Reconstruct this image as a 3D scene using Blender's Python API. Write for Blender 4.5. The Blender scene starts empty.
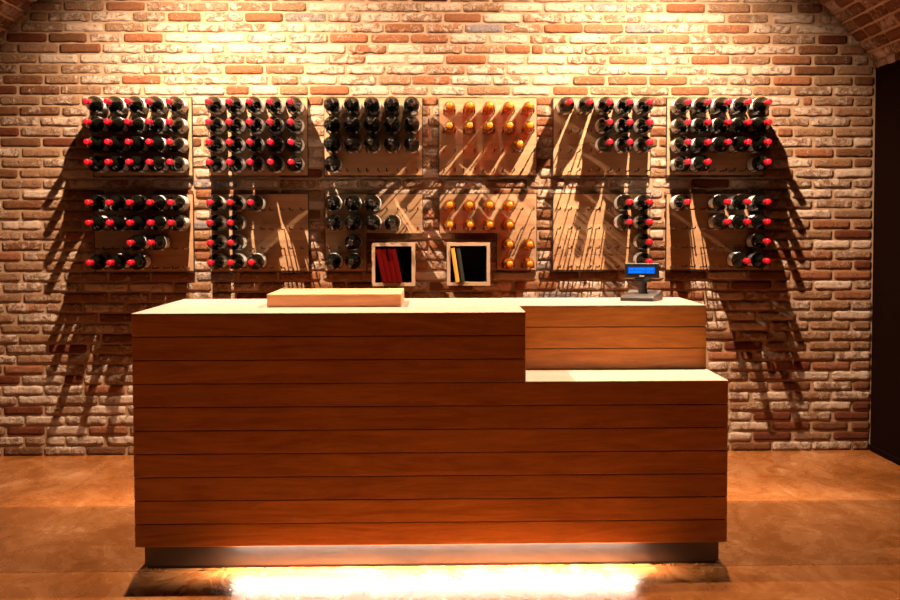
import bpy, bmesh, math, random
from mathutils import Vector, Matrix, noise
random.seed(7)
scn = bpy.context.scene
COL = scn.collection
S = 1.1

# ------------------------------------------------------------------ camera geometry (solved from the photograph)
CX, CZ, CD, YAW, PIT, ROL, F, SX = -.004*S, .9976*S, 5.7*S, .03, -.0551, -.0018, 1286.0248, 26.6585
fw = Vector((math.sin(YAW)*math.cos(PIT), math.cos(YAW)*math.cos(PIT), math.sin(PIT)))
rt = Vector((math.cos(YAW), -math.sin(YAW), 0)); up = rt.cross(fw)
r2 = rt*math.cos(ROL)+up*math.sin(ROL); u2 = up*math.cos(ROL)-rt*math.sin(ROL)
cam = bpy.data.cameras.new('camera'); co = bpy.data.objects.new('camera', cam); COL.objects.link(co)
co.matrix_world = Matrix(((r2.x, u2.x, -fw.x, CX), (r2.y, u2.y, -fw.y, -CD), (r2.z, u2.z, -fw.z, CZ), (0, 0, 0, 1)))
cam.sensor_width = 36; cam.lens = F/900*36; cam.shift_x = -SX/900; cam.clip_end = 60
scn.camera = co
def wall_x(px, py):      # where a brick joint measured at a pixel stands on the back wall (y = 0)
    d = fw+(px-450-SX)/F*r2-(py-300)/F*u2
    return CX+d.x*CD/d.y

# ------------------------------------------------------------------ helpers
def tag(o, label=None, cat=None, group=None, kind=None):
    if label: o['label'] = label
    if cat: o['category'] = cat
    if group: o['group'] = group
    if kind: o['kind'] = kind
    return o
def empty(name, loc=(0, 0, 0), rot=(0, 0, 0)):
    o = bpy.data.objects.new(name, None); COL.objects.link(o); o.location = loc; o.rotation_euler = rot
    o.empty_display_size = .05
    return o
def obj(name, bm, mat, parent=None, smooth=False, bevel=0, seg=2):
    me = bpy.data.meshes.new(name)
    bmesh.ops.recalc_face_normals(bm, faces=bm.faces[:])
    bm.to_mesh(me); bm.free()
    for m in (mat if isinstance(mat, (list, tuple)) else [mat]): me.materials.append(m)
    if smooth:
        for p in me.polygons: p.use_smooth = True
    o = bpy.data.objects.new(name, me); COL.objects.link(o)
    if parent: o.parent = parent
    if bevel:
        b = o.modifiers.new('bevel', 'BEVEL'); b.width = bevel; b.segments = seg; b.limit_method = 'ANGLE'
    return o
def box(bm, x0, x1, y0, y1, z0, z1, mi=0, tint=None):
    v = [bm.verts.new(p) for p in ((x0, y0, z0), (x1, y0, z0), (x1, y1, z0), (x0, y1, z0), (x0, y0, z1), (x1, y0, z1), (x1, y1, z1), (x0, y1, z1))]
    fs = [bm.faces.new([v[i] for i in f]) for f in ((0, 3, 2, 1), (4, 5, 6, 7), (0, 1, 5, 4), (1, 2, 6, 5), (2, 3, 7, 6), (3, 0, 4, 7))]
    if tint is not None:
        L = bm.loops.layers.float_color.get('tint') or bm.loops.layers.float_color.new('tint')
    for f in fs:
        f.material_index = mi
        if tint is not None:
            for l in f.loops: l[L] = (tint, tint, tint, 1)
    return v
def prism(bm, pts, y0, y1, mi=0):           # outline in x,z extruded along y
    a = [bm.verts.new((x, y0, z)) for x, z in pts]; b = [bm.verts.new((x, y1, z)) for x, z in pts]
    n = len(pts); fs = [bm.faces.new(a), bm.faces.new(b[::-1])]
    for i in range(n): fs.append(bm.faces.new((a[i], b[i], b[(i+1) % n], a[(i+1) % n])))
    for f in fs: f.material_index = mi
def lathe(bm, prof, n=28, axis='y', a0=0, a1=2*math.pi, mi=0):   # prof: (radius, distance towards viewer)
    full = abs(a1-a0-2*math.pi) < 1e-6
    rings = []
    cnt = n if full else n+1
    for r, t in prof:
        ring = []
        if r < 1e-6:
            p = (0, -t, 0) if axis == 'y' else (0, 0, t); v = bm.verts.new(p); ring = [v]*cnt
        else:
            for i in range(cnt):
                a = a0+(a1-a0)*i/n
                p = (r*math.cos(a), -t, r*math.sin(a)) if axis == 'y' else (r*math.cos(a), r*math.sin(a), t)
                ring.append(bm.verts.new(p))
        rings.append(ring)
    for A, B in zip(rings, rings[1:]):
        for i in range(cnt if full else cnt-1):
            j = (i+1) % cnt
            q = []
            for v in (A[i], A[j], B[j], B[i]):
                if v not in q: q.append(v)
            if len(q) > 2: bm.faces.new(q).material_index = mi
def tube(bm, pts, r, n=8):
    rings = []
    pts = [Vector(p) for p in pts]
    for k, p in enumerate(pts):
        d = (pts[min(k+1, len(pts)-1)]-pts[max(k-1, 0)]).normalized()
        a = Vector((1, 0, 0)) if abs(d.x) < .9 else Vector((0, 0, 1))
        s = d.cross(a).normalized(); t = d.cross(s)
        rings.append([bm.verts.new(p+r*(math.cos(2*math.pi*i/n)*s+math.sin(2*math.pi*i/n)*t)) for i in range(n)])
    for A, B in zip(rings, rings[1:]):
        for i in range(n): bm.faces.new((A[i], A[(i+1) % n], B[(i+1) % n], B[i]))
    bm.faces.new(rings[0][::-1]); bm.faces.new(rings[-1])

# ------------------------------------------------------------------ materials
class NT:
    def __init__(s, name):
        s.m = bpy.data.materials.new(name); s.m.use_nodes = True; s.t = s.m.node_tree; s.t.nodes.clear()
        s.out = s.n('ShaderNodeOutputMaterial')
    def n(s, typ, **kw):
        nd = s.t.nodes.new(typ)
        for k, v in kw.items(): setattr(nd, k, v)
        return nd
    def l(s, a, b): s.t.links.new(a, b)
    def noise(s, vec, scale, detail=4, rough=.55, dist=0):
        n = s.n('ShaderNodeTexNoise'); n.inputs['Scale'].default_value = scale; n.inputs['Detail'].default_value = detail
        n.inputs['Roughness'].default_value = rough; n.inputs['Distortion'].default_value = dist
        if vec is not None: s.l(vec, n.inputs['Vector'])
        return n.outputs['Fac']
    def mapping(s, vec, scale=(1, 1, 1), loc=(0, 0, 0)):
        m = s.n('ShaderNodeMapping'); m.inputs['Scale'].default_value = scale; m.inputs['Location'].default_value = loc; s.l(vec, m.inputs['Vector']); return m.outputs[0]
    def math(s, op, a, b=None, clamp=False):
        m = s.n('ShaderNodeMath', operation=op); m.use_clamp = clamp
        for i, v in enumerate((a, b)):
            if v is None: continue
            if isinstance(v, (int, float)): m.inputs[i].default_value = v
            else: s.l(v, m.inputs[i])
        return m.outputs[0]
    def ramp(s, fac, stops):
        r = s.n('ShaderNodeValToRGB'); e = r.color_ramp.elements
        while len(e) < len(stops): e.new(.5)
        for el, (p, c) in zip(e, stops): el.position = p; el.color = (*c, 1) if len(c) == 3 else c
        s.l(fac, r.inputs[0]); return r.outputs[0]
    def mix(s, fac, a, b, blend='MIX'):
        m = s.n('ShaderNodeMix', data_type='RGBA', blend_type=blend)
        for i, v in ((0, fac), (6, a), (7, b)):
            if isinstance(v, (int, float)): m.inputs[i].default_value = v
            elif isinstance(v, tuple): m.inputs[i].default_value = (*v, 1)
            else: s.l(v, m.inputs[i])
        return m.outputs[2]
    def bump(s, h, strength=.3, dist=.002):
        b = s.n('ShaderNodeBump'); b.inputs['Strength'].default_value = strength; b.inputs['Distance'].default_value = dist
        s.l(h, b.inputs['Height']); return b.outputs[0]
    def bsdf(s, color, rough=.5, metal=0, bump=None, spec=.5, coat=0, **kw):
        p = s.n('ShaderNodeBsdfPrincipled')
        for k, v in (('Base Color', color), ('Roughness', rough), ('Metallic', metal), ('Specular IOR Level', spec), ('Coat Weight', coat)):
            if isinstance(v, (int, float)): p.inputs[k].default_value = v
            elif isinstance(v, tuple): p.inputs[k].default_value = (*v, 1)
            else: s.l(v, p.inputs[k])
        for k, v in kw.items(): p.inputs[k.replace('_', ' ')].default_value = v
        if bump is not None: s.l(bump, p.inputs['Normal'])
        s.l(p.outputs[0], s.out.inputs[0]); return p
def plain(name, c, rough=.5, metal=0, coat=0, nscale=60, namt=.12, spec=.5):
    t = NT(name); tc = t.n('ShaderNodeTexCoord').outputs['Object']
    f = t.noise(tc, nscale, 3)
    lo = tuple(v*(1-namt) for v in c); hi = tuple(min(1, v*(1+namt)) for v in c)
    t.bsdf(t.mix(f, lo, hi), rough, metal, coat=coat, spec=spec); return t.m

def brick_material():
    t = NT('old_brick'); tc = t.n('ShaderNodeTexCoord').outputs['Object']
    at = t.n('ShaderNodeAttribute', attribute_name='tint'); am = at.outputs['Alpha']
    pos = t.n('ShaderNodeVectorMath', operation='ADD'); t.l(tc, pos.inputs[0])
    o2 = t.n('ShaderNodeAttribute', attribute_name='shift'); t.l(o2.outputs['Vector'], pos.inputs[1])
    vec = pos.outputs[0]
    n1 = t.noise(vec, 26, 5, .62, .8); n2 = t.noise(vec, 110, 5, .7, .4); n3 = t.noise(vec, 11, 2); n4 = t.noise(vec, 55, 4, .6, 1.5)
    ridge = t.math('SUBTRACT', 1.0, t.math('ABSOLUTE', t.math('SUBTRACT', t.math('MULTIPLY', n4, 2.0), 1.0)))   # crinkled sand-struck face
    cre = t.math('MULTIPLY', t.math('SUBTRACT', ridge, .62), 2.6, True)
    pit = t.math('MULTIPLY', t.math('SUBTRACT', .47, n2), 6.0, True)
    base = t.mix(n2, t.mix(.35, at.outputs['Color'], (.02, .01, .005)), at.outputs['Color'])
    base = t.mix(t.math('MULTIPLY', n3, .30), base, (.30, .12, .055))
    base = t.mix(t.math('MULTIPLY', pit, .45), base, (.07, .028, .012))
    # lime-wash residue: more of it where the brick's own amount is high
    m = t.math('ADD', t.math('MULTIPLY', n1, 1.0), t.math('ADD', t.math('MULTIPLY', n2, .30), t.math('MULTIPLY', cre, .16)))
    m = t.math('SUBTRACT', t.math('ADD', m, am), 1.06)
    m = t.math('MULTIPLY', m, 6.5, True)
    base = t.mix(t.math('MULTIPLY', m, .88), base, t.mix(n2, (.50, .33, .22), (.78, .60, .49)))
    h = t.math('ADD', t.math('MULTIPLY', n1, 1.0), t.math('ADD', t.math('MULTIPLY', n2, .55), t.math('ADD', t.math('MULTIPLY', m, .35), t.math('MULTIPLY', cre, .35))))
    t.bsdf(base, .9, bump=t.bump(h, 1.0, .011), spec=.2); return t.m
def mortar_material():
    t = NT('lime_mortar'); tc = t.n('ShaderNodeTexCoord').outputs['Object']
    n1 = t.noise(tc, 40, 5); n2 = t.noise(tc, 5, 3)
    c = t.mix(n1, (.28, .165, .092), (.45, .295, .19)); c = t.mix(t.math('MULTIPLY', n2, .35), c, (.30, .155, .075))
    t.bsdf(c, .95, bump=t.bump(n1, .5, .004), spec=.15); return t.m
def wood_material(name, dark, light, rough=.42, scale=1.0, coat=.15, axis='x', grain=1.0):
    t = NT(name); tc = t.n('ShaderNodeTexCoord').outputs['Object']
    at = t.n('ShaderNodeAttribute', attribute_name='tint')
    off = t.n('ShaderNodeVectorMath', operation='MULTIPLY_ADD'); t.l(at.outputs['Vector'], off.inputs[0])
    off.inputs[1].default_value = (13, 7, 21); t.l(tc, off.inputs[2])
    sc = {'x': (1.6, 14, 14), 'z': (14, 14, 1.6)}[axis]
    v = t.mapping(off.outputs[0], tuple(k*scale for k in sc))
    g1 = t.noise(v, 1.6, 6, .6, 1.6); g2 = t.noise(v, 9, 4, .7, .3); g3 = t.noise(off.outputs[0], 3.5*scale, 3)
    f = t.math('ADD', t.math('MULTIPLY', g1, .65), t.math('ADD', t.math('MULTIPLY', g2, .25), t.math('MULTIPLY', g3, .25)))
    f = t.math('MULTIPLY', t.math('SUBTRACT', f, .36), 2.2*grain, True)
    c = t.mix(f, dark, light)
    c = t.mix(1.0, c, t.math('ADD', t.math('MULTIPLY', at.outputs['Fac'], .5), .72), 'MULTIPLY')
    t.bsdf(c, rough, bump=t.bump(g2, .15, .001), coat=coat, spec=.4); return t.m
def floor_material():
    t = NT('polished_concrete'); tc = t.n('ShaderNodeTexCoord').outputs['Object']
    at = t.n('ShaderNodeAttribute', attribute_name='tint')
    v = t.mapping(tc, (1, .55, 1))
    n1 = t.noise(v, 1.5, 7, .62, 1.6); n2 = t.noise(v, 6, 7, .68, 1.4); n3 = t.noise(v, 45, 4, .6)
    f = t.math('ADD', t.math('MULTIPLY', n1, .55), t.math('ADD', t.math('MULTIPLY', n2, .35), t.math('MULTIPLY', n3, .12)))
    c = t.ramp(f, [(.36, (.13, .038, .007)), (.5, (.225, .072, .016)), (.60, (.31, .120, .040)), (.70, (.52, .29, .16))])
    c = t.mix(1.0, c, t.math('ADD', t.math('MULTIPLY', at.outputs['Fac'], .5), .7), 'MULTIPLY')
    rg = t.math('ADD', t.math('MULTIPLY', n2, .2), .17)
    t.bsdf(c, rg, bump=t.bump(t.math('ADD', n2, t.math('MULTIPLY', n3, .3)), .06, .003), spec=.45); return t.m
def emission(name, c, s):
    t = NT(name); e = t.n('ShaderNodeEmission'); e.inputs[0].default_value = (*c, 1); e.inputs[1].default_value = s
    t.l(e.outputs[0], t.out.inputs[0]); return t.m
def thin_glass(name, c, rough=.05, mixf=.05):
    t = NT(name); tr = t.n('ShaderNodeBsdfTransparent'); tr.inputs[0].default_value = (*c, 1)
    gl = t.n('ShaderNodeBsdfGlossy'); gl.inputs['Roughness'].default_value = rough
    lw = t.n('ShaderNodeLayerWeight'); lw.inputs['Blend'].default_value = .35
    mx = t.n('ShaderNodeMixShader'); t.l(t.math('ADD', t.math('MULTIPLY', lw.outputs['Facing'], .55), mixf, True), mx.inputs[0])
    t.l(tr.outputs[0], mx.inputs[1]); t.l(gl.outputs[0], mx.inputs[2]); t.l(mx.outputs[0], t.out.inputs[0]); return t.m
def liquor(name, c, dens=.5):
    t = NT(name); tr = t.n('ShaderNodeBsdfTransparent'); tr.inputs[0].default_value = (*c, 1)
    p = t.n('ShaderNodeBsdfPrincipled'); p.inputs['Base Color'].default_value = (*c, 1); p.inputs['Roughness'].default_value = .12
    mx = t.n('ShaderNodeMixShader'); tc = t.n('ShaderNodeTexCoord').outputs['Object']
    t.l(t.math('ADD', t.math('MULTIPLY', t.noise(tc, 30, 2), .2), dens-.1), mx.inputs[0])
    t.l(tr.outputs[0], mx.inputs[1]); t.l(p.outputs[0], mx.inputs[2]); t.l(mx.outputs[0], t.out.inputs[0]); return t.m

M = dict(
    brick=brick_material(), mortar=mortar_material(), floor=floor_material(),
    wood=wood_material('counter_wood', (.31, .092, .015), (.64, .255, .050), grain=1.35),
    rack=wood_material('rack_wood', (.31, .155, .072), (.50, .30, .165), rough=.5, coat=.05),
    top=wood_material('counter_wood_glare', (.86, .58, .45), (.96, .71, .60), rough=.4, coat=.2, grain=.6),  # counter wood made paler: the glare on the tops is put into the colour
    pale=wood_material('pale_wood', (.42, .25, .15), (.56, .38, .25), rough=.55, coat=0),
    crate=wood_material('crate_pine', (.56, .215, .085), (.80, .43, .22), rough=.6, coat=0, grain=1.3),
    dark_edge=plain('dark_edge', (.035, .018, .012), .7),
    box_shade=plain('black_box_shade', (.012, .008, .007), .8),  # shade inside the cube shelves, given as a colour
    metal=plain('black_metal', (.02, .014, .012), .4, .6),
    steel=plain('brushed_steel', (.13, .115, .112), .33, 1.0, nscale=20),
    glass=plain('dark_glass', (.003, .003, .002), .07, 0, coat=0, spec=.28),
    dark_cap=plain('black_capsule', (.012, .009, .008), .22, .2, coat=.5),
    red_cap=plain('red_capsule', (.62, .006, .022), .38, .15, coat=.3),
    label=plain('paper_label', (.78, .74, .70), .6, nscale=25, namt=.15),
    amber_cap=plain('amber_capsule', (.58, .20, .010), .35, .25, coat=.3),
    clear=thin_glass('clear_glass', (1.0, .93, .82)),
    liquor=liquor('amber_wine', (.62, .20, .012), .30),
    red_book=plain('red_cloth', (.07, .0003, .0004), .8, spec=.05),
    yellow_book=plain('yellow_cloth', (.62, .27, .03), .7), black_book=plain('black_cloth', (.008, .008, .0075), .6),
    pages=plain('page_paper', (.7, .62, .5), .8),
    plastic=plain('grey_plastic', (.085, .075, .072), .38), plastic_dark=plain('black_plastic', (.012, .011, .012), .4),
    door=plain('dark_paint', (.010, .004, .003), .95, nscale=6, spec=0), white_mark=plain('white_print', (.8, .8, .8), .5),
)

# ------------------------------------------------------------------ brick laying
TONES = {'t': ((.38, .20, .105), .30), 'w': ((.38, .22, .13), .50), 'm': ((.43, .18, .088), .46), 'r': ((.36, .132, .060), .18),
         'd': ((.14, .026, .009), .04), 'b': ((.20, .075, .030), .18), 'g': ((.29, .26, .26), .34)}
class Bricks:
    def __init__(s): s.v = []; s.f = []; s.mi = []; s.t = []; s.sh = []
    def brick(s, a0, a1, b0, b1, code, place, nx=12, nz=5, depth=.010):
        """a along the course, b across it; place(a, b, out) gives the point"""
        tone, amt = TONES[code]
        k = random.uniform(.86, 1.14); hue = random.uniform(-.04, .04)
        col = (tone[0]*k*(1+hue), tone[1]*k, tone[2]*k*(1-hue), max(0, amt+random.uniform(-.10, .10)))
        off = Vector((random.uniform(0, 50), random.uniform(0, 50), random.uniform(0, 50)))
        rough = {'r': .5, 'd': .4, 'b': .8, 't': 1, 'g': .6, 'w': 1.2, 'm': 1.3}[code]
        base = len(s.v); W = a1-a0; H = b1-b0; lift = random.uniform(-.002, .003)
        for j in range(nz+3):
            for i in range(nx+3):
                u = min(max((i-1)/nx, 0), 1); w = min(max((j-1)/nz, 0), 1)
                skirt = i in (0, nx+2) or j in (0, nz+2)
                a = a0+u*W; b = b0+w*H
                ea = min(u, 1-u)*W; eb = min(w, 1-w)*H
                c = off+Vector((a, b, 0))*14; c2 = off+Vector((a, b, 0))*48
                # outline wobble and rounded corners
                wob = (noise.noise(c*1.7)*.0030+noise.noise(c2*1.3)*.0012)*rough; wob2 = (noise.noise(c*1.7+Vector((9, 3, 1)))*.0038+noise.noise(c2*1.3)*.0016)*rough
                if u in (0, 1): a += wob
                if w in (0, 1): b += wob2
                if ea < .010 and eb < .006:
                    pull = .0035; a += pull*(1 if u < .5 else -1)*(1-ea/.010)*(1 if eb < .001 else .4); b += pull*.8*(1 if w < .5 else -1)*(1-eb/.006)*(1 if ea < .001 else .4)
                e = min(1, min(ea, eb*1.1)/.008)
                out = depth*(.38+.62*(e**.5))+lift+noise.noise(c*2.3)*.0022*rough+noise.noise(c2)*.0020*rough
                if skirt: out = -.004
                s.v.append(place(a, b, out)); s.t.append(col); s.sh.append(off)
        n = nx+3
        for j in range(nz+2):
            for i in range(nx+2):
                p = base+j*n+i; s.f.append((p, p+1, p+1+n, p+n)); s.mi.append(0)
    def sheet(s, a0, a1, b0, b1, place, na, nb):
        base = len(s.v)
        for j in range(nb+1):
            for i in range(na+1):
                a = a0+(a1-a0)*i/na; b = b0+(b1-b0)*j/nb
                s.v.append(place(a, b, noise.noise(Vector((a, b, 3))*25)*.0016+.0016)); s.t.append((.5, .4, .3, 0)); s.sh.append(Vector())
        n = na+1
        for j in range(nb):
            for i in range(na):
                p = base+j*n+i; s.f.append((p, p+1, p+1+n, p+n)); s.mi.append(1)
    def build(s, name, smooth=True):
        me = bpy.data.meshes.new(name); me.from_pydata([tuple(p) for p in s.v], [], s.f)
        me.materials.append(M['brick']); me.materials.append(M['mortar'])
        me.polygons.foreach_set('material_index', s.mi); me.polygons.foreach_set('use_smooth', [smooth]*len(s.f))
        a = me.attributes.new('tint', 'FLOAT_COLOR', 'POINT'); a.data.foreach_set('color', [c for t in s.t for c in t])
        b = me.attributes.new('shift', 'FLOAT_VECTOR', 'POINT'); b.data.foreach_set('vector', [c for t in s.sh for c in t])
        me.update(); o = bpy.data.objects.new(name, me); COL.objects.link(o); tag(o, kind='structure'); return o

XC, HALF, ZS, R = -.027, 2.158, 1.905, 2.757         # vault: axis x, half span, springing height, radius
ZC = ZS-math.sqrt(R*R-HALF*HALF)
XL, XR = XC-HALF, XC+HALF
PITCH = .0498
def row_mid(n): return .023+PITCH*n
# bricks of the photographed courses: course number, picture height of the course, then start-end-tone
ROWS = """
43 8 30-62t 64-104t 106-145r 147-188t 189-229t 230-270t 272-306t 309-346m 348-380m 381-421t 423-461m 463-502t 503-542m 544-582m 584-623g 625-664t 666-705r 707-750t 752-792t 797-822b
42 19 30-48t 49-90t 92-132w 133-165t 168-201r 205-243m 245-283r 285-326g 328-360w 362-400w 402-442m 444-481r 483-521w 523-562m 564-602m 604-641t 644-683w 686-725m 727-768t 773-814w 818-840w
41 29.6 0-20t 22-64t 65-103m 105-145t 147-185w 187-225m 227-266m 268-306w 308-347m 351-383m 385-424r 426-463m 465-503g 504-543t 544-583r 584-623t 625-664g 666-705m 707-749r 752-791w 796-848w
40 40 -30-5t 7-47d 49-87b 90-122w 124-163r 165-203m 206-245w 247-286w 289-328w 330-368r 371-409r 411-448r 451-486w 489-527m 530-567m 570-608m 610-648t 650-689t 690-729t 732-770t 772-815t 818-847d 848-862w
39 50.4 0-17t 18-58t 60-101b 103-142m 144-183m 186-224m 226-264m 266-306m 307-345w 348-386m 388-421w 423-462t 464-504t 505-530r 532-543r 545-583w 585-623m 625-665w 667-715w 716-755w 757-795m 798-837b 839-865t
38 61 -3-37t 39-78w 80-119m 121-160w 162-201w 203-245t 246-285m 287-327m 328-365m 366-406w 408-444w 446-486r 487-524m 527-565m 567-606m 609-647t 650-689w 691-729r 731-770t 772-811r 814-852b 854-868w
37 71.4 -20-17b 20-59t 61-101t 104-141w 143-182w 183-222w 225-263r 266-304t 306-345m 347-384w 386-424m 426-465t 467-505m 507-545m 547-586w 588-626m 628-668w 670-707w 709-748w 750-791w 794-834b 836-873t
36 81.6 -3-2t 3-43b 45-79t 81-120t 122-161r 164-203m 204-237w 240-268w 271-298t 299-337m 339-376m 379-411t 412-450r 451-491w 493-529w 532-571m 573-605r 608-647r 649-687r 689-728w 730-770t 773-811r 814-852t 854-874b
35 92 -20-17d 20-60b 61-101t 103-141m 144-184w 185-225m 226-249r 250-278w 280-308t 310-349r 351-389m 391-428t 431-465w 467-510t 512-550m 553-588r 590-629t 631-669t 671-709r 711-752w 753-791t 794-832t 834-873t
34 101 0-40t 42-80t 192-209w 308-323r 422-438r 760-799m 803-812r 814-853t 855-872t
33 110 -20-19b 20-60b 63-88t 771-790t 794-832m 834-872t
32 121 0-39t 41-80m 771-809t 811-850w 851-873t
31 131 -20-19d 21-61t 63-80w 778-792r 794-833t 835-872t
30 142 1-41b 43-76d 780-812m 814-853t 854-872w
29 152 -20-20w 22-60t 63-100t 773-793t 795-833r 836-872b
28 162 2-42t 43-82t 773-812w 814-852t 854-872b
27 172 -20-18b 20-60t 795-833w 835-872w
26 182 2-42t 43-67t 773-811t 813-851t 853-872t
25 193 -18-20t 23-62w 792-832m 834-872w
24 203 3-43b 45-84t 773-812t 814-852t 854-872t
23 214 -20-20t 22-62t 792-831w 834-872t
22 224 2-42m 44-82t 773-810t 812-850r 853-872t
21 234 -18-21t 23-60t 793-832t 834-871d
20 245 2-42b 43-80t 773-812t 814-850w 852-872w
19 254 -20-21r 23-60t 792-832r 834-871t
18 265 4-44t 46-84t 773-811t 814-852r 854-871d
17 275 -18-21t 23-62t 792-832r 834-871r
16 285 3-42t 44-82t 773-812t 814-852w 854-871t
15 295 -18-22t 24-62t 792-832t 834-871r
14 305 -30-4t 6-45m 47-82t 773-810t 812-850t 851-871t
13 315 -20-15t 18-57w 798-832t 834-871m
12 325 0-40t 770-808t 810-850t 852-871t
11 336 20-60t 62-100t 738-768t 790-830t 832-871t
10 347 7-47t 49-87d 90-121t 122-160t 707-722t 724-762d 766-806t 809-850t 852-871t
9 357 -20-16w 17-57t 59-97t 98-136t 708-738r 741-752b 755-793w 795-834t 836-871t
8 367 4-44r 46-84t 86-125t 126-160t 708-728w 730-770t 772-810d 812-850r 851-871t
7 377 -20-20d 22-63w 65-83d 84-103w 105-140t 715-748t 749-788b 791-829w 832-871w
6 388 3-43w 44-83w 85-125r 127-160w 729-768t 771-810b 813-852t 853-871b
5 398 -20-16m 18-57w 59-98t 99-138w 728-749w 752-791w 793-830t 832-871w
4 408 4-43d 45-84t 86-126w 128-160t 730-769t 771-809w 811-851w 852-870d
3 419 -16-24w 25-65w 66-80w 85-106w 108-146w 728-751w 753-791d 793-831t 834-871d
2 429 -30-5t 7-45d 47-87w 89-128r 130-160t 731-770w 772-810d 812-848b 851-870b
1 440 -16-24w 25-45t 47-65w 66-104w 107-145w 728-751w 753-791d 793-831t 833-870d
0 451 -35-2t 4-43b 45-85t 86-126b 128-160t 731-771b 772-811w 812-851w 852-871b
"""
spec = {}
for ln in ROWS.strip().splitlines():
    p = ln.split(); n = int(p[0]); py = float(p[1]); L = []
    for q in p[2:]:
        code = q[-1]; neg = q.startswith('-'); a, b = (q[1:-1] if neg else q[:-1]).split('-')
        L.append((wall_x(-float(a) if neg else float(a), py), wall_x(float(b), py), code))
    spec[n] = L
def arch_z(x):
    return ZC+math.sqrt(max(0, R*R-(x-XC)**2))
wb = Bricks()
wplace = lambda a, b, o: Vector((a, -o, b))
wb.sheet(XL-.05, XR+.01, 0, ZS+1.1, wplace, 180, 120)
nrow = int((ZC+R)/PITCH)+2
RND = 'tttttmmmmwwwwrrdbbg'
for n in range(nrow):
    z = row_mid(n); h = .0205
    if z-h > ZC+R: break
    x_lim = HALF if z < ZS else math.sqrt(max(.0001, R*R-(z-h-ZC)**2))
    lo, hi = XC-min(HALF, x_lim), XC+min(HALF, x_lim)
    given = sorted(spec.get(n, [])); segs = []
    def fill(a, b):
        L = b-a
        if L < .035:
            return
        k = max(1, round(L/.204)); step = L/k
        if k > 1:
            js = [0]+[step*i+random.uniform(-.012, .012) for i in range(1, k)]+[L]
        else: js = [0, L]
        for i in range(k): segs.append((a+js[i]+(.005 if i else 0), a+js[i+1]-(.005 if i < k-1 else 0), random.choice(RND)))
    cur = lo+.004
    if not given: cur = lo-(.1 if n % 2 else 0)-random.uniform(0, .03)
    for a, b, c in given:
        if a-cur > .035: fill(cur, a-.010)
        segs.append((a, b, c)); cur = b+.010
    fill(cur, hi-.004)
    for a, b, c in segs:
        a = max(a, lo+.002); b = min(b, hi-.002)
        if b-a < .02: continue
        if b-a > .30: pass
        wb.brick(a+.001, b-.001, z-h, z+h-.0005, c, wplace, nx=max(4, int((b-a)/.011)), nz=6)
wall = wb.build('wall_back')

# vault: courses run front to back
vb = Bricks()
def vplace(a, b, o):      # a = depth from the wall, b = arc length from the right springing
    th = th0-b/R
    return Vector((XC+(R-o)*math.sin(th), -a, ZC+(R-o)*math.cos(th)))
th0 = math.asin(HALF/R); ARC = 2*th0*R; YEND = 8.6
vb.sheet(-.02, YEND, 0, ARC, vplace, 60, 90)
nc = int(ARC/.062); cp = ARC/nc
for k in range(nc):
    a = -random.uniform(.02, .17)
    near = True
    while a < YEND-.2:
        L = random.uniform(.175, .215); far = a > 1.0
        vb.brick(max(a, .004), a+L, k*cp+.0062, (k+1)*cp-.0062, random.choice('tttbbbbm' if not far else 'tttbbrm'), vplace, nx=10 if not far else 3, nz=4 if not far else 2)
        a += L+.010
vault = vb.build('ceiling')

# springer course along the right wall, dark wall panel below it, left wall
sb = Bricks()
splace = lambda a, b, o: Vector((XR-.004-o, -a, b))
a = 0.004
while a < 7.5:
    L = random.choice((.055, .06, .10, .12)); sb.brick(a, a+L-.006, ZS-.030, ZS+.012, random.choice('rttbm'), splace, nx=5, nz=3); a += L
sb.sheet(0, 7.5, ZS-.03, ZS+.015, splace, 40, 2)
sb.build('trim_1')
bm = bmesh.new(); box(bm, XR+.004, XR+.08, -YEND, .02, 0, ZS+.03); tag(obj('wall_right', bm, M['door']), kind='structure')
bm = bmesh.new(); box(bm, XR-.006, XR+.004, -YEND, -.014, .0015, .03); tag(obj('baseboard_right', bm, M['door'], bevel=.002), kind='structure')
lb = Bricks(); lplace = lambda a, b, o: Vector((XL+o, -a, b))
lb.sheet(-.02, YEND, 0, ZS+.05, lplace, 60, 40)
n = 0
while row_mid(n) < ZS:
    a = .012-(.1 if n % 2 else 0)
    while a < YEND-.3:
        L = random.uniform(.18, .215); lb.brick(max(a, .014), a+L, row_mid(n)-.0205, row_mid(n)+.02, random.choice(RND), lplace, nx=4, nz=2); a += L+.01
    n += 1
lb.build('wall_left')

# floor: flat sections with fine joints, the middle one tinted darker
bm = bmesh.new()
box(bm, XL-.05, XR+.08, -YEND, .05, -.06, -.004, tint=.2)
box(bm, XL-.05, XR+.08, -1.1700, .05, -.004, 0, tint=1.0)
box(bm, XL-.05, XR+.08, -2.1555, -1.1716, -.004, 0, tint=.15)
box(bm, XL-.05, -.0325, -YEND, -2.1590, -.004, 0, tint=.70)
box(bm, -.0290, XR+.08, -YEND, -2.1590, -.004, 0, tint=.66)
tag(obj('floor', bm, M['floor']), kind='structure')

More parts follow.
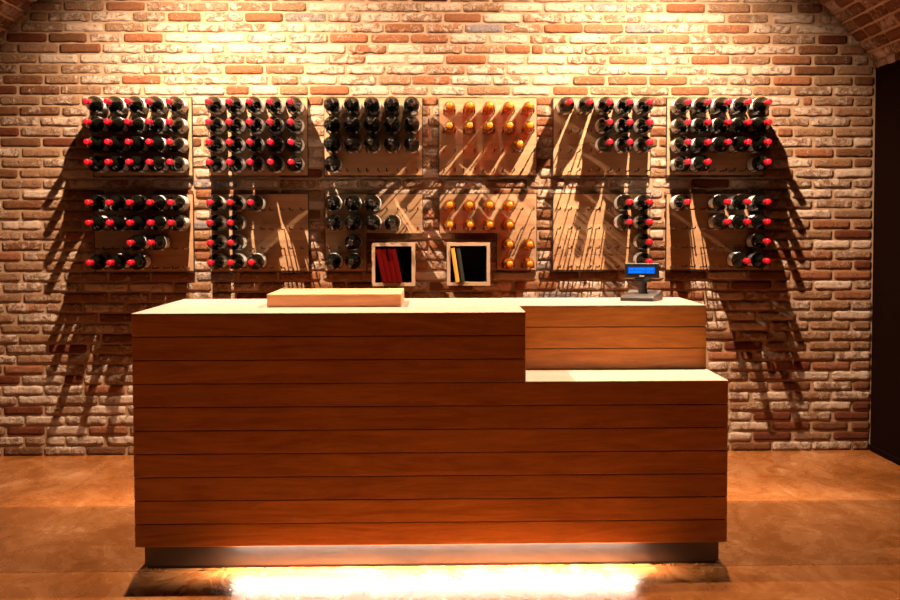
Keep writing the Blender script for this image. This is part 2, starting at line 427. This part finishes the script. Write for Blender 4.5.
# ------------------------------------------------------------------ racks
PW, PP, PX0 = .4730, .5521, -1.6539
TOP1, BOT1, TOP2, BOT2 = 1.7293, 1.3497, 1.2684, .8911
RT, RY = .018, -.030           # board thickness, board front face depth
def col_x(c): return PW*(.105+.1975*c)
ROWZ = [.047, .1395, .2315, .323]        # bottle axis below the top of a rack
PEG_DROP = .0313; PEG_HALF = .0265; PEG_R = .003
names = ['at far left', 'second from left', 'third from left', 'third from right', 'second from right', 'at far right']
full = ['11111']*4
upper = [full, full, ['11111', '11111', '11111', '10000'], ['11111', '11111', '00000', '00000'], ['11111', '00111', '00111', '00000'], ['11111', '11111', '11111', '11001']]
lower = [['11111', '11111', '00110', '11100'], ['11100', '11000', '11000', '11100'], ['11100', '11110', '01000', '11000'],
         ['11110', '11110', '00011', '00011'], ['00011', '00011', '00001', '00001'], ['10111', '00111', '00001', '00011']]
peg_me = None
def make_peg():
    bm = bmesh.new(); tube(bm, [(0, 0, 0), (0, -.06, 0), (0, -.118, 0), (0, -.128, .003), (0, -.134, .010)], PEG_R)
    me = bpy.data.meshes.new('peg'); bm.to_mesh(me); bm.free(); me.materials.append(M['metal'])
    for p in me.polygons: p.use_smooth = True
    return me
peg_me = make_peg()
def rack(i, low):
    zt, zb = (TOP2, BOT2) if low else (TOP1, BOT1)
    x0 = PX0+PP*i
    root = empty('bottle_rack', (x0, 0, zb))
    shape = 'L-shaped' if low and i in (2, 3) else 'rectangular'
    tier = 'lower' if low else 'upper'
    kind = {2: 'black capped', 3: 'amber', }.get(i, 'red capped')
    tag(root, f'{shape} wooden peg rack holding {kind} bottles, {tier} tier, {names[i]}', 'wine rack', 'wooden peg racks on the brick wall')
    H = zt-zb; cutx = None; zc = .186
    if low and i == 2: cutx = (.2005, PW)
    if low and i == 3: cutx = (0, .2775)
    bm = bmesh.new(); pl = H/5.1; z = H; k = 0
    brd = []
    while z > .001:
        z0 = max(0, z-pl); brd.append((z0, z)); z = z0
        if z < .012: break
    for z0, z1 in brd:
        tn = random.uniform(.35, .75)
        pieces = []
        if cutx and z1 <= zc+.002: pieces.append(((cutx[1] if cutx[0] == 0 else 0), (PW if cutx[0] == 0 else cutx[0]), z0, z1))
        elif cutx and z0 < zc:
            pieces.append((0, PW, zc, z1)); pieces.append(((cutx[1] if cutx[0] == 0 else 0), (PW if cutx[0] == 0 else cutx[0]), z0, zc))
        else: pieces.append((0, PW, z0, z1))
        for a, b, c, d in pieces: box(bm, a+.002, b-.002, RY, RY+RT, c+.0005, d-.0005, tint=tn)
    obj('board', bm, M['rack'], root)
    # thin dark edging round the board, and the battens that stand it off the wall
    out = [(0, 0), (PW, 0), (PW, H), (0, H)]
    if cutx and cutx[0] == 0: out = [(cutx[1], 0), (PW, 0), (PW, H), (0, H), (0, zc), (cutx[1], zc)]
    elif cutx: out = [(0, 0), (cutx[0], 0), (cutx[0], zc), (PW, zc), (PW, H), (0, H)]
    bm = bmesh.new(); t = .003
    for (xa, za), (xb, zb2) in zip(out, out[1:]+out[:1]):
        if abs(za-zb2) < 1e-6:
            a, b = sorted((xa, xb)); box(bm, a-.0005, b+.0005, RY-.001, RY+RT, za-t/2, za+t/2)
        else:
            a, b = sorted((za, zb2)); box(bm, xa-t/2, xa+t/2, RY-.001, RY+RT, a-.0005, b+.0005)
    obj('edging', bm, M['dark_edge'], root)
    bm = bmesh.new(); bx = (.05, .13) if not (cutx and cutx[0] == 0) else (.33, .41)
    for zz in (.03, H-.06): box(bm, bx[0], bx[1], RY+RT, -.006, zz, zz+.03)
    if not cutx:
        for zz in (.03, H-.06): box(bm, PW-.13, PW-.05, RY+RT, -.006, zz, zz+.03)
    else: box(bm, .05, PW-.05, RY+RT, -.006, H-.06, H-.03)
    obj('batten', bm, M['dark_edge'], root)
    for r in range(4):
        for c in range(5):
            if low and i == 2 and r > 1 and c > 1: continue
            if low and i == 3 and r > 1 and c < 3: continue
            for s in (-1, 1):
                p = bpy.data.objects.new('peg', peg_me); COL.objects.link(p); p.parent = root
                p.location = (col_x(c)+s*PEG_HALF, RY, H-ROWZ[r]-PEG_DROP)
    return root

# ------------------------------------------------------------------ bottles
def meshobj(name, bm, mat, smooth=True):
    bmesh.ops.recalc_face_normals(bm, faces=bm.faces[:])
    me = bpy.data.meshes.new(name); bm.to_mesh(me); bm.free(); me.materials.append(mat)
    for p in me.polygons: p.use_smooth = smooth
    return me
BR = .038
def red_meshes():
    P = {}
    bm = bmesh.new(); lathe(bm, [(0, .006), (.020, .003), (.033, 0), (.0365, .002), (BR, .007), (BR, .150), (.0370, .163), (.0340, .177), (.0285, .191), (.0225, .203), (.0178, .214), (.0150, .226), (.0136, .240), (.0128, .262), (.0120, .294), (0, .295)], 32)
    P['glass_body'] = meshobj('glass_body', bm, M['glass'])
    bm = bmesh.new(); lathe(bm, [(.0140, .250), (.0143, .250), (.0134, .262), (.0127, .285), (.0131, .286), (.0131, .300), (.0124, .3035), (.010, .305), (0, .305)], 24)
    P['capsule'] = meshobj('capsule', bm, M['red_cap'])
    bm = bmesh.new(); bm2 = lathe(bm, [(BR+.0003, .030), (BR+.0005, .031), (BR+.0005, .126), (BR+.0003, .127)], 30, a0=math.radians(-85), a1=math.radians(245))
    P['paper_label'] = meshobj('paper_label', bm, M['label'])
    return P
RED = red_meshes()
BLACK = dict(RED); m = RED['capsule'].copy(); m.materials.clear(); m.materials.append(M['dark_cap']); BLACK['capsule'] = m
AR = .0295
def amber_meshes():
    P = {}
    bm = bmesh.new(); lathe(bm, [(0, .004), (.022, 0), (.028, .002), (AR, .006), (AR, .135), (.027, .148), (.020, .158), (.0145, .168), (.0125, .185), (.0120, .238), (0, .239)], 28)
    P['glass_body'] = meshobj('glass_body', bm, M['clear'])
    bm = bmesh.new(); lathe(bm, [(0, .008), (.022, .005), (AR-.0035, .009), (AR-.0035, .133), (.0235, .146), (.0165, .157), (.0115, .167), (.0102, .185), (.0100, .198), (0, .199)], 24)
    P['wine'] = meshobj('wine', bm, M['liquor'])
    bm = bmesh.new(); lathe(bm, [(.0128, .195), (.0134, .195), (.0134, .232), (.0140, .233), (.0140, .246), (.012, .249), (0, .249)], 22)
    P['capsule'] = meshobj('capsule', bm, M['amber_cap'])
    return P
AMBER = amber_meshes()
ordn = ['first', 'second', 'third', 'fourth', 'fifth']
rown = ['top row', 'second row', 'third row', 'bottom row']
proto = {}
def bottle(kind, x, z, label, group, roll):
    if kind not in proto:                    # the first of its kind
        r = empty('wine_bottle'); P = dict(red=RED, black=BLACK, amber=AMBER)[kind]
        for nm, me in P.items():
            o = bpy.data.objects.new(nm, me); COL.objects.link(o); o.parent = r
        proto[kind] = r
    else:
        src = proto[kind]; r = src.copy(); COL.objects.link(r)
        for ch in src.children:
            c = ch.copy(); COL.objects.link(c); c.parent = r
    r.location = (x, RY-.0005, z)
    tag(r, label, 'bottle', group)
    for ch in r.children:
        ch.rotation_euler = (0, roll, 0)
        if kind == 'red' and ch.name.startswith('capsule'): ch['label'] = 'glossy red capsule over the neck'
        if kind == 'amber' and ch.name.startswith('capsule'): ch['label'] = 'orange gold capsule over the neck'
    return r
for low in (0, 1):
    for i in range(6):
        rack(i, low)
        zt = TOP2 if low else TOP1
        grid = (lower if low else upper)[i]
        kind = 'black' if i == 2 else 'amber' if i == 3 else 'red'
        look = {'red': 'red capped dark bottle', 'black': 'black capped dark bottle', 'amber': 'small amber wine bottle'}[kind]
        tier = 'lower' if low else 'upper'
        for r in range(4):
            idx = 0
            for c in range(5):
                if grid[r][c] != '1': continue
                z = zt-ROWZ[r]
                if kind == 'amber': z += -PEG_DROP+math.sqrt((AR+PEG_R)**2-PEG_HALF**2)+.0003
                else: z += .0003
                tot = grid[r].count('1')
                pos = 'alone' if tot == 1 else f'{ordn[idx]} from left'
                bottle(kind, PX0+PP*i+col_x(c), z, f'{look} {pos} in {rown[r]}, {tier} rack {names[i]}', 'wine bottles lying on the wall racks', random.uniform(-.35, .35))
                idx += 1
        if i == 3 and not low:      # the odd one, lying between two peg pairs
            xm = PX0+PP*i+(col_x(3)+col_x(4))/2; hg = (col_x(4)-col_x(3))/2-PEG_HALF
            b = bottle('amber', xm, zt-ROWZ[2]-PEG_DROP+math.sqrt((AR+PEG_R)**2-hg**2)+.0003, 'small amber wine bottle lying alone in third row of the upper amber rack', 'wine bottles lying on the wall racks', 0)

# ------------------------------------------------------------------ cube shelves with books
def cube_shelf(x0, z0, label):
    W = .2015; T = .0155; y0, y1 = -.25, -.0135
    root = empty('cube_shelf', (x0, 0, z0)); tag(root, label, 'shelf')
    bm = bmesh.new()
    for pts, tn in ((((0, 0), (W, 0), (W-T, T), (T, T)), .5), (((W, 0), (W, W), (W-T, W-T), (W-T, T)), .4), (((W, W), (0, W), (T, W-T), (W-T, W-T)), .6), (((0, W), (0, 0), (T, T), (T, W-T)), .45)):
        prism(bm, pts, y0, y1)
    obj('frame', bm, M['pale'], root)
    bm = bmesh.new(); t2 = .0015
    box(bm, T, W-T, y1-.008, y1, T, W-T)
    box(bm, T, T+t2, y0+.004, y1-.008, T, W-T); box(bm, W-T-t2, W-T, y0+.004, y1-.008, T, W-T)
    box(bm, T+t2, W-T-t2, y0+.004, y1-.008, W-T-t2, W-T)
    obj('shade_lining', bm, M['box_shade'], root)  # black inner sheets paint the shade inside the open box
    return x0+T+t2, z0+T
def book(x, z, w, h, mat, lean, label, group=None):
    """lower left corner of the spine at x, z; leaning to the left"""
    root = empty('book', (x, -.258, z), (0, -lean, 0)); tag(root, label, 'book', group)
    d = .15
    bm = bmesh.new()
    n = 6; pts = []
    for k in range(n+1):
        a = math.pi*k/n; pts.append((w/2-w/2*math.cos(a), -.0045*math.sin(a)))
    lo = [bm.verts.new((px, py, 0)) for px, py in pts]; hi = [bm.verts.new((px, py, h)) for px, py in pts]
    for k in range(n): bm.faces.new((lo[k], lo[k+1], hi[k+1], hi[k]))
    bm.faces.new(lo+[]); bm.faces.new(hi[::-1])
    box(bm, 0, .0022, 0, d, 0, h); box(bm, w-.0022, w, 0, d, 0, h); box(bm, .0022, w-.0022, 0, .002, 0, h)
    obj('cover', bm, mat, root)
    bm = bmesh.new(); box(bm, .0024, w-.0024, .0025, d-.004, .003, h-.003); obj('pages', bm, M['pages'], root)
    return root
sx, sz = cube_shelf(-.3135, .8320, 'pale wooden cube shelf holding four red books')
lean = math.radians(11.6); bw = .0228; bh = .1575
bx = sx+bh*math.sin(lean)+.0005
for k in range(4):
    where = ['leftmost', 'second from left', 'third from left', 'rightmost'][k]
    book(bx+k*(bw+.0004)/math.cos(lean), sz+.0003, bw, bh, M['red_book'], lean, f'red book leaning in the cube shelf, {where} of four', 'red books in the left cube shelf')
sx, sz = cube_shelf(.0380, .8330, 'pale wooden cube shelf holding one yellow and one black book')
lean = math.radians(8.3)
bx = sx+.16*math.sin(lean)+.0005
book(bx, sz+.0003, .018, .16, M['yellow_book'], lean, 'thin yellow book leaning in the right cube shelf')
book(bx+.018/math.cos(lean)+.0075, sz+.0003, .018, .158, M['black_book'], lean, 'thin black book leaning beside the yellow book')

# ------------------------------------------------------------------ counter
CL, CR, CF, CB, CH = -.975, .928, -2.179, -1.33, .832
BX, BY, LH, ZB = .2753, -1.834, .6075, .0810
NP = 10; pp = (CH-ZB)/NP
root = empty('reception_counter', (0, 0, 0)); tag(root, 'long wooden plank counter with a lower ledge at right and lit base', 'counter')
def planks(x0, x1, y0, y1, z0, z1):
    bm = bmesh.new(); z = CH
    while z > z0+.01:
        zz = z-pp
        if z <= z1+.01: box(bm, x0, x1, y0, y1, zz+.0022, min(z, z1), tint=random.uniform(.46, .68))
        z = zz
    return bm
PT = .018; TT = .004
# front of the tall left half down to the ledge height, then the full-width front below it
z_led = CH-3*pp
bm = planks(CL, BX, CF, CF+PT, z_led, CH-TT)
obj('front_panel', bm, M['wood'], root, bevel=.0016, seg=1)
bm = planks(CL, CR, CF, CF+PT, ZB, z_led); obj('lower_front_panel', bm, M['wood'], root, bevel=.0016, seg=1)
bm = planks(BX+.0005, CR, BY, BY+PT, z_led, CH-TT); obj('raised_block_panel', bm, M['wood'], root, bevel=.0016, seg=1)
for x in (CL, CR-PT):
    bm = planks(x, x+PT, CF+PT, CB, ZB, z_led); obj('side_panel', bm, M['wood'], root)
bm = planks(CL, CL+PT, CF+PT, CB, z_led, CH-TT); obj('side_panel', bm, M['wood'], root)
bm = planks(CR-PT, CR, BY+PT, CB, z_led, CH-TT); obj('side_panel', bm, M['wood'], root)
bm = planks(BX-PT, BX, CF+PT, BY+PT, z_led, CH-TT); obj('side_panel', bm, M['wood'], root)
bm = bmesh.new(); box(bm, CL+PT, CR-PT, CB-.02, CB-.002, .004, CH-TT, tint=.5); obj('back_panel', bm, M['wood'], root)
bm = bmesh.new(); box(bm, CL+PT+.001, CR-PT-.001, CF+PT+.001, CF+PT+.006, ZB+.01, z_led-.004); box(bm, BX+.004, CR-PT-.001, BY+PT+.001, BY+PT+.006, z_led+.006, CH-.01)
box(bm, CL+PT+.001, BX-PT-.001, CF+PT+.001, CF+PT+.006, z_led+.002, CH-.008); obj('backing', bm, M['dark_edge'], root)
def hprism(bm, pts, z0, z1):
    a = [bm.verts.new((x, y, z0)) for x, y in pts]; b = [bm.verts.new((x, y, z1)) for x, y in pts]; n = len(pts)
    bm.faces.new(a[::-1]); bm.faces.new(b)
    for i in range(n): bm.faces.new((a[i], a[(i+1) % n], b[(i+1) % n], b[i]))
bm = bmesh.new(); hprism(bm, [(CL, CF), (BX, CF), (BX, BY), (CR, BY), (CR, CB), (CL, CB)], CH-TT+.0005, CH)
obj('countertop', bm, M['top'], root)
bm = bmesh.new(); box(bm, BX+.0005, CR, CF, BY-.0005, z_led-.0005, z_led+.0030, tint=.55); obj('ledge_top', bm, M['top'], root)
KY = -2.125
bm = bmesh.new(); box(bm, -.957, .913, KY, KY+.004, .0085, ZB+.017); box(bm, -.957, -.953, KY+.004, CB-.05, .0085, ZB-.001); box(bm, .909, .913, KY+.004, CB-.05, .0085, ZB-.001)
obj('kick_plate', bm, M['steel'], root)
bm = bmesh.new(); box(bm, -.950, .906, KY+.004, KY+.02, 0, ZB-.001); box(bm, -.95, .906, CB-.06, CB-.045, 0, ZB-.001); obj('plinth', bm, M['dark_edge'], root)
M['led'] = emission('led_tape', (1.0, .84, .66), 640)
bm = bmesh.new(); box(bm, -.672, .640, -2.150, -2.130, ZB+.014, ZB+.0175); obj('light_strip', bm, M['led'], root)
bm = bmesh.new(); box(bm, CL+.02, CR-.02, CF+PT+.0005, KY, ZB+.0180, ZB+.0200); obj('soffit', bm, M['dark_edge'], root)

# ------------------------------------------------------------------ wooden crate lying on the counter
bx0, bx1, by0, by1, bh = -.587, -.131, -1.880, -1.470, .0445
root = empty('wine_crate', (bx0, by0, CH+.0004)); tag(root, 'flat pine wine crate lying closed on the counter top', 'crate')
W, D = bx1-bx0, by1-by0
bm = bmesh.new(); box(bm, 0, W, 0, .010, 0, bh-.006, tint=.45); obj('front_board', bm, M['crate'], root, bevel=.0008, seg=1)
bm = bmesh.new(); box(bm, 0, W, D-.010, D, 0, bh-.006, tint=.45); obj('back_board', bm, M['crate'], root, bevel=.0008, seg=1)
bm = bmesh.new(); box(bm, 0, .010, .0102, D-.0102, 0, bh-.006, tint=.6); obj('end_board', bm, M['crate'], root)
# right end with a finger hole
bm = bmesh.new(); yc, zc, hr = D*.60, bh*.52, .0085; x0, x1 = W-.010, W
ring = [(yc+hr*math.cos(2*math.pi*k/20), zc+hr*math.sin(2*math.pi*k/20)) for k in range(20)]
def outer(y, z):
    dy, dz = y-yc, z-zc; s = 1e9
    if dy > 1e-9: s = min(s, (D-.0102-yc)/dy)
    if dy < -1e-9: s = min(s, (.0102-yc)/dy)
    if dz > 1e-9: s = min(s, (bh-.006-zc)/dz)
    if dz < -1e-9: s = min(s, (0-zc)/dz)
    return yc+dy*s, zc+dz*s
outs = [outer(*p) for p in ring]
for c in ((D-.0102, bh-.006), (.0102, bh-.006), (.0102, 0), (D-.0102, 0)):
    k = min(range(20), key=lambda q: (outs[q][0]-c[0])**2/40+(outs[q][1]-c[1])**2); outs[k] = c
for k in range(20):
    j = (k+1) % 20
    A = [bm.verts.new((x, *ring[k])) for x in (x0, x1)]; B = [bm.verts.new((x, *ring[j])) for x in (x0, x1)]
    C_ = [bm.verts.new((x, *outs[k])) for x in (x0, x1)]; D_ = [bm.verts.new((x, *outs[j])) for x in (x0, x1)]
    bm.faces.new((A[1], B[1], D_[1], C_[1])); bm.faces.new((A[0], C_[0], D_[0], B[0])); bm.faces.new((A[0], B[0], B[1], A[1])); bm.faces.new((C_[0], C_[1], D_[1], D_[0]))
bmesh.ops.remove_doubles(bm, verts=bm.verts[:], dist=1e-6)
obj('end_board', bm, M['crate'], root)
bm = bmesh.new(); box(bm, 0, W, 0, D, bh-.0058, bh, tint=.7); obj('lid', bm, M['crate'], root, bevel=.001, seg=1)
bm = bmesh.new(); box(bm, .010, W-.010, .010, D-.010, .0, .004); obj('base_board', bm, M['crate'], root)

# ------------------------------------------------------------------ customer display on the block
root = empty('customer_display', (.752, -1.535, CH+.0004), (0, 0, math.radians(-27))); tag(root, 'small black customer display with a lit blue screen on the raised counter block', 'display')
bm = bmesh.new()          # wedge foot, ribbed
prof = [(-.062, 0), (-.062, .012), (-.054, .018), (.020, .030), (.040, .038), (.056, .032), (.062, .010), (.062, 0)]
xs = [-.066, .060]
A = [bm.verts.new((xs[0], y, z)) for y, z in prof]; B = [bm.verts.new((xs[1], y, z)) for y, z in prof]
bm.faces.new(A); bm.faces.new(B[::-1])
for k in range(len(prof)): bm.faces.new((A[k], B[k], B[(k+1) % len(prof)], A[(k+1) % len(prof)]))
obj('foot', bm, M['plastic'], root, bevel=.003)
bm = bmesh.new()
for zz in (.004, .009): box(bm, -.065, .059, -.0635, -.0615, zz, zz+.0018)
obj('rib', bm, M['plastic_dark'], root)
bm = bmesh.new(); lathe(bm, [(.0001, .028), (.017, .028), (.017, .044), (.0145, .045), (.0145, .052), (.0155, .053), (.0155, .070), (.0001, .070)], 20, 'z'); nk = obj('neck', bm, M['plastic_dark'], root, smooth=False)
nk.location = (0, .004, 0)
bm = bmesh.new(); box(bm, -.030, .030, -.008, .018, .068, .082); obj('bracket', bm, M['plastic_dark'], root, bevel=.003)
head = empty('display_head', (-.003, .002, .0815), (math.radians(-6), 0, math.radians(17))); head.parent = root
bm = bmesh.new(); box(bm, -.063, .063, -.014, .016, 0, .054)
h = obj('housing', bm, M['plastic_dark'], head, bevel=.003)
M['screen'] = None
t = NT('blue_screen'); tc = t.n('ShaderNodeTexCoord').outputs['Object']
bk = t.n('ShaderNodeTexBrick'); bk.inputs['Scale'].default_value = 1; bk.offset = 0
nz = t.noise(t.mapping(tc, (160, 1, 90)), 1.0, 1)
e = t.n('ShaderNodeEmission'); t.l(t.mix(nz, (.0, .09, .85), (.005, .20, 1.0)), e.inputs[0]); e.inputs[1].default_value = 1.0
t.l(e.outputs[0], t.out.inputs[0])
bm = bmesh.new(); box(bm, -.051, .047, -.0152, -.0138, .017, .041); obj('screen', bm, t.m, head)
bm = bmesh.new()
for z0 in (.020, .0305):
    x = -.046
    while x < .040:
        w = random.choice((.003, .004, .002));
        if random.random() < .75: box(bm, x, x+w, -.0156, -.0153, z0, z0+.006)
        x += w+.0016
obj('screen_text', bm, emission('pale_blue_pixels', (.02, .28, 1.0), 1.0), head)
bm = bmesh.new(); box(bm, -.009, .009, -.0148, -.0138, .0065, .0095); obj('maker_mark', bm, M['white_mark'], head)
bm = bmesh.new(); box(bm, -.061, .061, -.0125, .0145, .0535, .0555); obj('top_cap', bm, M['white_mark'], head)

# ------------------------------------------------------------------ lamps on the vault
WARM = (1.0, .73, .49)
def lamp(x, y, z, target, power, size, blend, label, colr=WARM, rad=.014):
    d = (Vector(target)-Vector((x, y, z))).normalized()
    q = d.to_track_quat('-Z', 'Y').to_euler()
    root = empty('spotlight', (x, y, z), q); tag(root, label, 'spotlight')
    bm = bmesh.new(); lathe(bm, [(.0285, .002), (.030, .002), (.030, .075), (.024, .085), (.0001, .085)], 24, 'z'); obj('housing', bm, M['plastic_dark'], root, smooth=False)
    bm = bmesh.new(); lathe(bm, [(.0001, .022), (.026, .018), (.028, .003)], 24, 'z'); obj('reflector', bm, M['steel'], root)
    back = Vector((x, y, z))-d*.05; zc2 = ZC+math.sqrt(R*R-(x-XC)**2)
    bm = bmesh.new(); iv = q.to_matrix().inverted()
    p0 = iv@(back-Vector((x, y, z))); p1 = iv@(Vector((x, back.y, zc2-.004))-Vector((x, y, z)))
    tube(bm, [p0+(p1-p0).normalized()*.03, p1], .006); obj('stem', bm, M['metal'], root)
    L = bpy.data.lights.new('bulb', 'SPOT'); L.energy = power; L.spot_size = math.radians(size); L.spot_blend = blend; L.color = colr; L.shadow_soft_size = rad
    o = bpy.data.objects.new('bulb', L); COL.objects.link(o); o.parent = root; o.location = (0, 0, -.004)
lamp(-1.050, -.97, 2.600, (-.84, 0, .78), 570, 117, 1, 'black ceiling spotlight aimed at the left racks', rad=.009)
lamp(1.035, -.97, 2.600, (.80, 0, .78), 570, 117, 1, 'black ceiling spotlight aimed at the right racks', rad=.009)
lamp(.09, -.55, 2.80, (.09, 0, 2.25), 52, 95, 1, 'black ceiling spotlight aimed at the top centre of the brick wall')
lamp(-1.03, -1.60, 2.62, (-.35, -2.6, 0), 430, 96, .4, 'black ceiling spotlight above the left half of the counter')
lamp(1.01, -1.60, 2.62, (.35, -2.6, 0), 430, 96, .4, 'black ceiling spotlight above the right half of the counter')

w = bpy.data.worlds.new('world'); scn.world = w; w.use_nodes = True
w.node_tree.nodes['Background'].inputs[0].default_value = (1, .55, .28, 1); w.node_tree.nodes['Background'].inputs[1].default_value = .02
vs = scn.view_settings; vs.view_transform = 'Standard'; vs.look = 'None'; vs.exposure = 0; vs.gamma = 1; vs.use_curve_mapping = False
scn.cycles.max_bounces = 10; scn.cycles.transparent_max_bounces = 24; scn.cycles.diffuse_bounces = 1
scn.cycles.sample_clamp_indirect = 30
